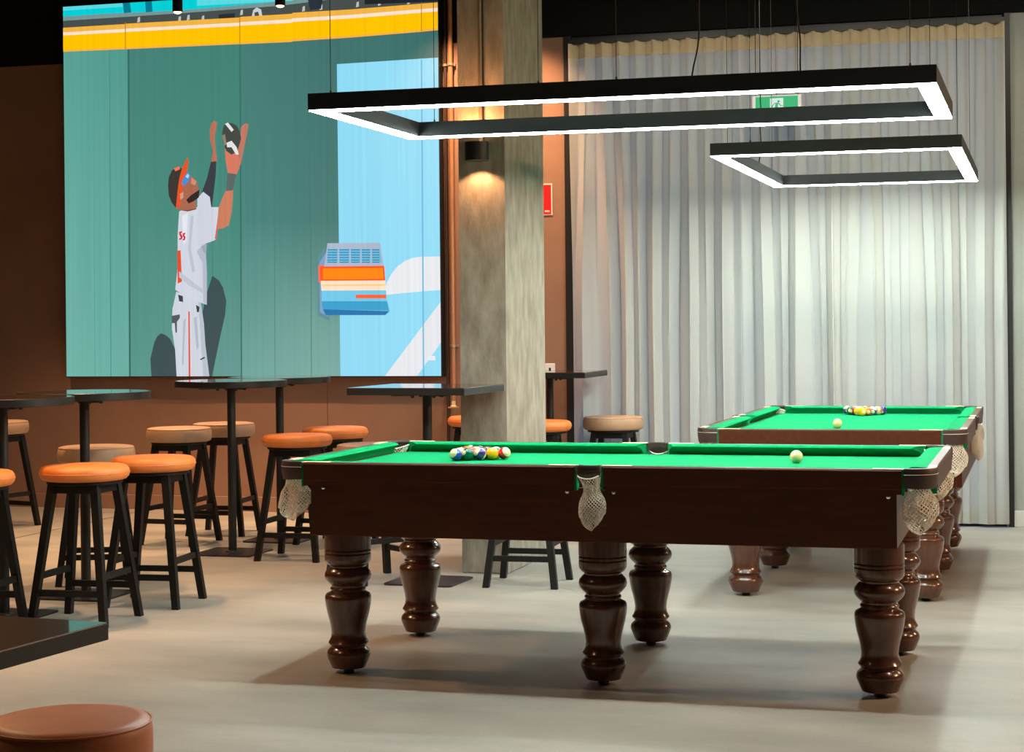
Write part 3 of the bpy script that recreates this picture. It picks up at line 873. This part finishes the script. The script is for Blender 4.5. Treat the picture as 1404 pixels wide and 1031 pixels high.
T.l(nz.outputs['Fac'], mr.inputs['Value'])
mm = T.n('ShaderNodeMixRGB', blend_type='MULTIPLY'); mm.inputs[0].default_value = 1
T.l(at_.outputs['Color'], mm.inputs[1]); T.l(mr.outputs[0], mm.inputs[2])
T.p.inputs['Base Color'].default_value = (.01, .01, .01, 1)
T.p.inputs['Roughness'].default_value = .5
T.l(mm.outputs[0], T.p.inputs['Emission Color']); T.p.inputs['Emission Strength'].default_value = SCREEN
me.materials.append(T.m)
dp = bpy.data.objects.new('display_picture', me); COL.objects.link(dp); dp.parent = scr

# pipes beside the screen
def pipe(label, x, y, r, m, z0, z1, clamps):
    t = thing('wall_pipe', label, 'pipe', (x, y, 0), group='pipes beside the screen')
    MB().tube([(0, 0, z0), (0, 0, z1)], r, 14).build('pipe', m, t, smooth=40)
    for z in clamps:
        MB().lathe([(r + .001, z), (r + .006, z + .002), (r + .006, z + .018), (r + .001, z + .02)], 14).build('clamp', M['galv'], t, smooth=40)
        MB().box(-.03, .03, r, YB - y, z + .002, z + .018).build('clamp_bracket', M['galv'], t)
    return t
pipe('slim dark conduit running up the wall right beside the screen edge', -2.470, 5.275, .012, M['pipe_dark'], 0.02, ZC, (3.2,))
pipe('brown painted pipe between the screen and the concrete column', -2.425, 5.255, .017, M['copper'], 0.82, ZC, (3.2, 1.2))
val = thing('pipe_valve', 'small brass valve at the lower end of the brown pipe beside the column', 'valve', (-2.425, 5.255, .76))
MB().lathe([(.016, 0), (.024, .004), (.024, .022), (.016, .028), (.016, .06)], 12).build('valve_body', M['brass'], val, smooth=40)
MB().tube([(-.03, -.03, .012), (.05, -.03, .012)], .007, 8).build('handle', M['copper'], val, smooth=40)

# red wall sign and power outlet behind the column
sg = thing('wall_sign', 'small red sign with a pale border on the wall right of the concrete column', 'sign', (-1.80, YB, 2.234))
MB().box(-.105, .105, -.006, -.0005, -.111, .111, .001).build('border', M['signwhite'], sg)
MB().box(-.097, .097, -.008, -.0062, -.103, .103).build('panel', M['red'], sg)
for k, (a, b) in enumerate(((.052, .060), (.064, .074), (.078, .085))):
    MB().box(a, b, -.0088, -.0081, -.089, -.076).build('lettering', M['signwhite'], sg)
ol = thing('wall_outlet', 'small white power outlet on the wall above the far square bar table', 'outlet', (-1.722, YB, 1.042))
MB().box(-.035, .035, -.012, -.0005, -.04, .04, .003).build('cover', M['white'], ol)
MB().box(-.008, .008, -.0135, -.0121, -.01, .01).build('socket', M['black'], ol)

# wall lamp on the column with its conduit
wl = thing('wall_lamp', 'black cylindrical up-and-down wall lamp on the concrete column', 'lamp', (-1.334, CY0, 2.302))
MB().lathe([(.052, -.05), (.066, -.05), (.066, .05), (.052, .05), (.052, .044), (.05, .044), (.05, -.044), (.052, -.044)], 28, (0, -.085)).build('shade', M['black'], wl, smooth=40)
MB().box(-.03, .03, -.03, 0, -.04, .04).build('bracket', M['black'], wl)
MB().lathe([(.048, -.047), (.048, -.041)], 20, (0, -.085)).build('lens', M['warm_lens'], wl)
MB().lathe([(.048, .041), (.048, .047)], 20, (0, -.085)).build('lens', M['warm_lens'], wl)
spot('lamp_light', wl, (0, -.085, -.052), 14, 125, .25, (1, .50, .22), .03)
spot('lamp_light', wl, (0, -.085, .052), 26, 125, .25, (1, .42, .16), .03, (PI, 0, 0))
cdm = thing('lamp_conduit', 'thin metal conduit running down the column face to the black wall lamp', 'conduit', (-1.332, CY0 - .012, 2.36))
MB().tube([(0, 0, 0), (0, 0, ZC - 2.36)], .0105, 12).build('pipe', M['galv'], cdm, smooth=40)
MB().lathe([(.011, 0), (.015, .002), (.015, .03), (.011, .034)], 12).build('coupling', M['galv'], cdm, smooth=40)
MB().tube([(.016, 0, .0), (.016, 0, ZC - 2.36)], .003, 6).build('cable', M['cable'], cdm)

# exit sign hung in front of the curtain
ex = thing('exit_sign', 'green and white running-man exit sign hanging in front of the curtain', 'sign', (-.072, 5.0, 2.76))
MB().box(-.162, .162, -.012, .012, -.085, .1, .003).build('housing', M['white'], ex)
MB().box(-.140, .140, -.0135, -.0121, -.078, .092).build('face', M['exit_green'], ex)
pic_w = MB()
pic_w.box(-.044, .044, -.0148, -.0136, -.078, .080)
pw = pic_w.build('pictogram', M['exit_white'], ex)
man = MB()
def flat(pts, y=-.0155):
    man.add([(x, y, z) for x, z in pts], [tuple(range(len(pts)))])
    return man
hc = [(.013 + .0085 * math.cos(a * PI / 6), .058 + .0085 * math.sin(a * PI / 6)) for a in range(12)]
flat(hc)
flat([(-.012, .044), (.006, .045), (.014, .04), (.026, .026), (.042, .026), (.042, .030), (.029, .031), (.018, .046), (.006, .05), (-.014, .049), (-.03, .032), (-.034, .02), (-.029, .018), (-.024, .03)])
flat([(-.006, .047), (.010, .046), (.008, .02), (.012, -.01), (.022, -.04), (.012, -.06), (.004, -.058), (.012, -.038), (.0, -.006), (-.004, -.012), (-.02, -.03), (-.036, -.034), (-.036, -.026), (-.022, -.022), (-.014, -.006), (-.012, .02)])
man.build('running_man', M['exit_green'], pw, recalc=False)
for s in (-1, 1):
    MB().tube([(s * .14, 0, .1), (s * .14, 0, ZC - 2.76)], .003, 6).build('hanger_rod', M['wire'], ex)

# ------------------------------------------------------------------ pendant spots
def pendant(label, x, y, zb, power, col, ang=75, blend=.7, group='ceiling pendant spots', tilt=(0, 0, 0)):
    t = thing('pendant_spot', label, 'lamp', (x, y, zb), group=group)
    MB().lathe([(.029, 0), (.034, .0), (.034, .16), (.02, .165)], 20).build('shade', M['black'], t, smooth=40)
    MB().lathe([(.006, -.012), (.018, -.009), (.027, -.002), (.028, .006)], 16).build('lens', M['warm_lens'], t, smooth=60)
    MB().tube([(0, 0, .16), (0, 0, ZC - zb)], .008, 8).build('stem', M['black'], t, smooth=40)
    spot('spot_light', t, (0, 0, -.05), power, ang, blend, col, .03, tilt)
WARM = (1.0, .58, .30)
PALE = (1.0, .74, .52)
NEUT = (1.0, .88, .74)
pendant('warm black pendant spot in front of the screen top, the left one', -3.93, 4.0, 3.468, SPOT_W, WARM)
pendant('warm black pendant spot in front of the screen top, the right one', -3.19, 4.0, 3.468, SPOT_W, WARM)
for x, y, w, where in [(-5.2, 3.7, 1.3, 'left of the screen'), (-4.3, 2.2, 1, 'left of the round tables'), (-2.3, 2.6, .6, 'left of the concrete column'),  # out-of-view spots put in for the warm light they give
                       (-3.0, .8, 1.2, 'over the nearest round tables'), (-4.4, .2, 1, 'over the far left floor'),
                       (-4.2, -1.6, .8, 'left of the nearer pool table')]:
    pendant('unseen warm pendant spot hanging from the black ceiling ' + where, x, y, 3.62, SPOT_W * w, WARM, group='warm pendant spots above the picture')
pendant('warm pendant spot washing the wall between screen and concrete column', -2.36, 4.66, 3.85, SPOT_W * 1.0, WARM, 80, group='warm pendant spots above the picture', tilt=(.3, 0, 0))
pendant('warm pendant spot washing the wall right of the concrete column', -1.68, 4.66, 3.85, SPOT_W * .9, WARM, 70, group='warm pendant spots above the picture', tilt=(.3, .2, 0))
for x, y, z, w, c, tx, ty, where in [  # unseen spots added to fill curtain top, floor and shade under the tables
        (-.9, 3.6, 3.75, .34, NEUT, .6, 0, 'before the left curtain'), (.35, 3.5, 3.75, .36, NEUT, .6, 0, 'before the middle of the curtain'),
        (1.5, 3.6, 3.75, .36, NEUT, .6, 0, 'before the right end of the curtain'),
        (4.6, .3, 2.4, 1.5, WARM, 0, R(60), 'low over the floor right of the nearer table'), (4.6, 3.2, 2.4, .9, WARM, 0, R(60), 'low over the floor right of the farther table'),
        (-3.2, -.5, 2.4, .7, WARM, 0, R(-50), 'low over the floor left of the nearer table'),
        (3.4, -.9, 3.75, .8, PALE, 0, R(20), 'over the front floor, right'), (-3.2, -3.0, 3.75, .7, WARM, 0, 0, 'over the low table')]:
    pendant('unseen pendant spot added for fill light ' + where, x, y, z, HALL_W * w, c, 125, .9, group='added fill spots out of view', tilt=(tx, ty, 0))

# ------------------------------------------------------------------ bar stools
def leg_box(p0, p1, w0, w1, rz):
    c, s = math.cos(rz), math.sin(rz)
    def ring(p, w):
        return [(p[0] + a * c - b * s, p[1] + a * s + b * c, p[2]) for a, b in ((-w, -w), (w, -w), (w, w), (-w, w))]
    return MB().loft([ring(p0, w0), ring(p1, w1)])
def bar_between(p, q, hw, hh):
    p, q = Vector(p), Vector(q)
    d = (q - p).normalized(); n = Vector((-d.y, d.x, 0)).normalized()
    def sec(c):
        return [tuple(c + n * a * hw + Vector((0, 0, b * hh))) for a, b in ((-1, -1), (1, -1), (1, 1), (-1, 1))]
    return MB().loft([sec(p), sec(q)])

def make_stool(kind):
    t = thing('bar_stool', 'x', 'stool', group='bar stools')
    up = .026
    if kind == 'tan':
        prof = [(.001, .632), (.178, .632), (.192, .636), (.203, .648), (.208, .664), (.205, .681), (.196, .694), (.182, .7), (.10, .7045), (.001, .706)]
    else:
        prof = [(.001, .616), (.188, .616), (.197, .620), (.2035, .632), (.206, .655), (.2045, .680), (.199, .694), (.193, .7005), (.18, .703), (.10, .705), (.001, .7055)]
    prof = [(r_, z + up) for r_, z in prof]
    st = MB().lathe(prof, 44).build('seat', M[kind], t, smooth=60)
    zs = prof[0][1]
    pr = [(.2075 * math.cos(2 * PI * k / 40), .2075 * math.sin(2 * PI * k / 40), (.667 if kind == 'tan' else .696) + up) for k in range(40)]
    if kind == 'taupe':
        pr = [(x * .958, y * .958, z) for x, y, z in pr]
    MB().tube(pr, .0022, 5, closed=True).build('seam', M[kind], st, smooth=0)
    MB().lathe([(.168, zs - .016), (.174, zs - .014), (.174, zs), (.001, zs)], 32).build('seat_base', M['black_wood'], t, smooth=40)
    zl = zs - .015
    rt, rb = .150, .258
    pos = lambda k, z: (math.cos(PI / 4 + k * PI / 2) * (rb + (rt - rb) * z / zl), math.sin(PI / 4 + k * PI / 2) * (rb + (rt - rb) * z / zl), z)
    for k in range(4):
        leg_box(pos(k, 0), pos(k, zl), .0165, .0185, 0).build('leg', M['black_wood'], t)
    for k in range(4):
        z = .225 if k % 2 else .150
        bar_between(pos(k, z), pos((k + 1) % 4, z), .010, .0145).build('stretcher', M['black_wood'], t)
        z = zl - .02
        bar_between(pos(k, z), pos((k + 1) % 4, z), .011, .02).build('seat_rail', M['black_wood'], t)
    return t
protos = {k: make_stool(k) for k in ('tan', 'taupe')}
used = set()
stools = [
    ('tan', -2.689, .465, 2, 'orange tan leather bar stool, front one standing right of the leftmost round table'),
    ('tan', -2.624, 1.031, 5, 'orange tan leather bar stool standing just behind the front stool'),
    ('tan', -3.045, .05, 5, 'orange tan bar stool cut by the left edge, before the nearest table post'),
    ('taupe', -3.292, 1.679, 22, 'taupe bar stool partly hidden behind the post of the second round table'),
    ('taupe', -3.647, 3.389, -2, 'taupe bar stool left of the round table below the pictured player'),
    ('taupe', -3.594, 3.936, 5, 'taupe bar stool behind the post of the round table below the pictured player'),
    ('tan', -2.609, 2.828, 1, 'orange tan bar stool just left of the nearer pool table, next to its hanging net'),
    ('tan', -2.669, 3.587, -9, 'orange tan bar stool behind another one, beyond the left end of the nearer pool table'),
    ('taupe', -5.314, 3.999, -14, 'pale taupe bar stool by the back wall at the left edge'),
    ('tan', -2.165, 4.988, 0, 'orange bar stool mostly hidden behind the left edge of the concrete column'),
    ('tan', -1.573, 4.465, 10, 'orange bar stool half hidden by the right edge of the concrete column'),
    ('taupe', -1.196, 4.965, -1, 'taupe bar stool alone in front of the left curtain'),
    ('taupe', -1.842, 2.06, -39, 'bar stool behind the nearer pool table whose dark legs show between its left legs'),
    ('taupe', -.999, 2.087, 2, 'bar stool seen under the nearer pool table, legs in front of the column foot'),
]
for kind, x, y, rz, lab in stools:
    if kind in used:
        o = copy_tree(protos[kind])
    else:
        o = protos[kind]; used.add(kind)
    o.location = (x, y, 0); o.rotation_euler = (0, 0, R(rz)); o['label'] = lab

# ------------------------------------------------------------------ tables
def rounded_square(h, r, n=5):
    pts = []
    for cx, cy, a0 in ((h - r, -h + r, -PI / 2), (h - r, h - r, 0), (-h + r, h - r, PI / 2), (-h + r, -h + r, PI)):
        pts += [(cx + r * math.cos(a0 + PI / 2 * k / n), cy + r * math.sin(a0 + PI / 2 * k / n)) for k in range(n + 1)]
    return pts
def make_table(shape_, h, label, loc, rz, group='bar tables', half=.325):
    t = thing('bar_table' if h > .9 else 'low_table', label, 'table', (loc[0], loc[1], 0), R(rz), group)
    th = .038
    if shape_ == 'round':
        MB().lathe([(half - .012, h - .002), (half - .012, h)], 56).build('top_surface', M['top'], t)
        MB().lathe([(half - .03, h - th), (half - .002, h - th), (half, h - th + .002), (half, h - .002), (half - .002, h), (half - .012, h), (half - .012, h - .004), (half - .03, h - .004)], 56).build('edge_band', M['edge'], t, smooth=40)
        MB().lathe([(half - .031, h - th + .001), (half - .031, h - .0025)], 40).build('underside', M['black'], t)
    else:
        MB().prism(rounded_square(half - .003, .004, 2), h - .004, h).build('top_surface', M['top'], t)
        MB().prism(rounded_square(half, .005, 2), h - th, h - .0042).build('edge_band', M['edge'], t)
    MB().lathe([(.025, .012), (.025, h - th - .012)], 18).build('post', M['black'], t, smooth=40)
    for a in (0, PI / 2):
        MB().box(-.2, .2, -.02, .02, h - th - .012, h - th - .0005).xf(Matrix.Rotation(a + PI / 4, 4, 'Z')).build('bracket_arm', M['black'], t)
    for k in range(4):
        a = PI / 4 + k * PI / 2
        MB().lathe([(.009, h - th - .024), (.012, h - th - .012)], 8, (.085 * math.cos(a), .085 * math.sin(a))).build('fixing_bolt', M['black'], t)
    MB().prism(rounded_square(.19, .03), .0, .009).build('base_plate', M['plate'], t)
    MB().lathe([(.045, .009), (.043, .014), (.026, .02)], 20).build('collar', M['black'], t, smooth=40)
    return t
make_table('round', 1.04, 'round dark bar table cut by the left edge, nearest of the round ones', (-3.14, .50), 0, half=.335)
make_table('round', 1.04, 'round dark bar table reflecting green, second from the left edge', (-3.09, 1.19), 0, half=.335)
make_table('round', 1.04, 'round dark bar table below the pictured player, with a stool either side', (-3.095, 2.974), 0, half=.335)
make_table('round', 1.04, 'round dark bar table farthest left against the screen, half hidden by another round one', (-3.075, 3.66), 0, half=.325)
make_table('square', 1.04, 'square dark bar table reflecting blue, standing left of the concrete column', (-1.536, 2.045), -2)
make_table('square', 1.04, 'square dark bar table behind the concrete column in front of the curtain', (-1.603, 4.835), 0)
c_, s_ = math.cos(R(-6)), math.sin(R(-6))
hx_ = -.35
make_table('square', .72, 'low dark square table cut by the left edge in the foreground', (-.364 + hx_ * c_ - hx_ * s_, -3.612 + hx_ * s_ + hx_ * c_), -6, group='low tables', half=.35)

# low stool in the foreground
ls = thing('low_stool', 'low round brown leather stool in the bottom left foreground', 'stool', (-.641, -3.302, 0), R(20))
zt = .43
seat = MB().lathe([(.001, zt - .11), (.186, zt - .11), (.195, zt - .104), (.198, zt - .08), (.198, zt - .03), (.195, zt - .012), (.187, zt - .003), (.16, zt + .001), (.001, zt + .003)], 56).build('seat', M['cognac'], ls, smooth=50)
MB().tube([(.1945 * math.cos(2 * PI * k / 56), .1945 * math.sin(2 * PI * k / 56), zt - .009) for k in range(56)], .0032, 6, closed=True).build('piping', M['cognac'], seat, smooth=0)
MB().lathe([(.165, zt - .126), (.17, zt - .111), (.001, zt - .1105)], 32).build('seat_base', M['black_wood'], ls, smooth=40)
for k in range(4):
    a = PI / 4 + k * PI / 2
    leg_box((.2 * math.cos(a), .2 * math.sin(a), 0), (.14 * math.cos(a), .14 * math.sin(a), zt - .126), .0165, .0185, 0).build('leg', M['black_wood'], ls)
for k in range(4):
    a, b = PI / 4 + k * PI / 2, PI / 4 + (k + 1) * PI / 2
    bar_between((.178 * math.cos(a), .178 * math.sin(a), .12), (.178 * math.cos(b), .178 * math.sin(b), .12), .01, .0145).build('stretcher', M['black_wood'], ls)
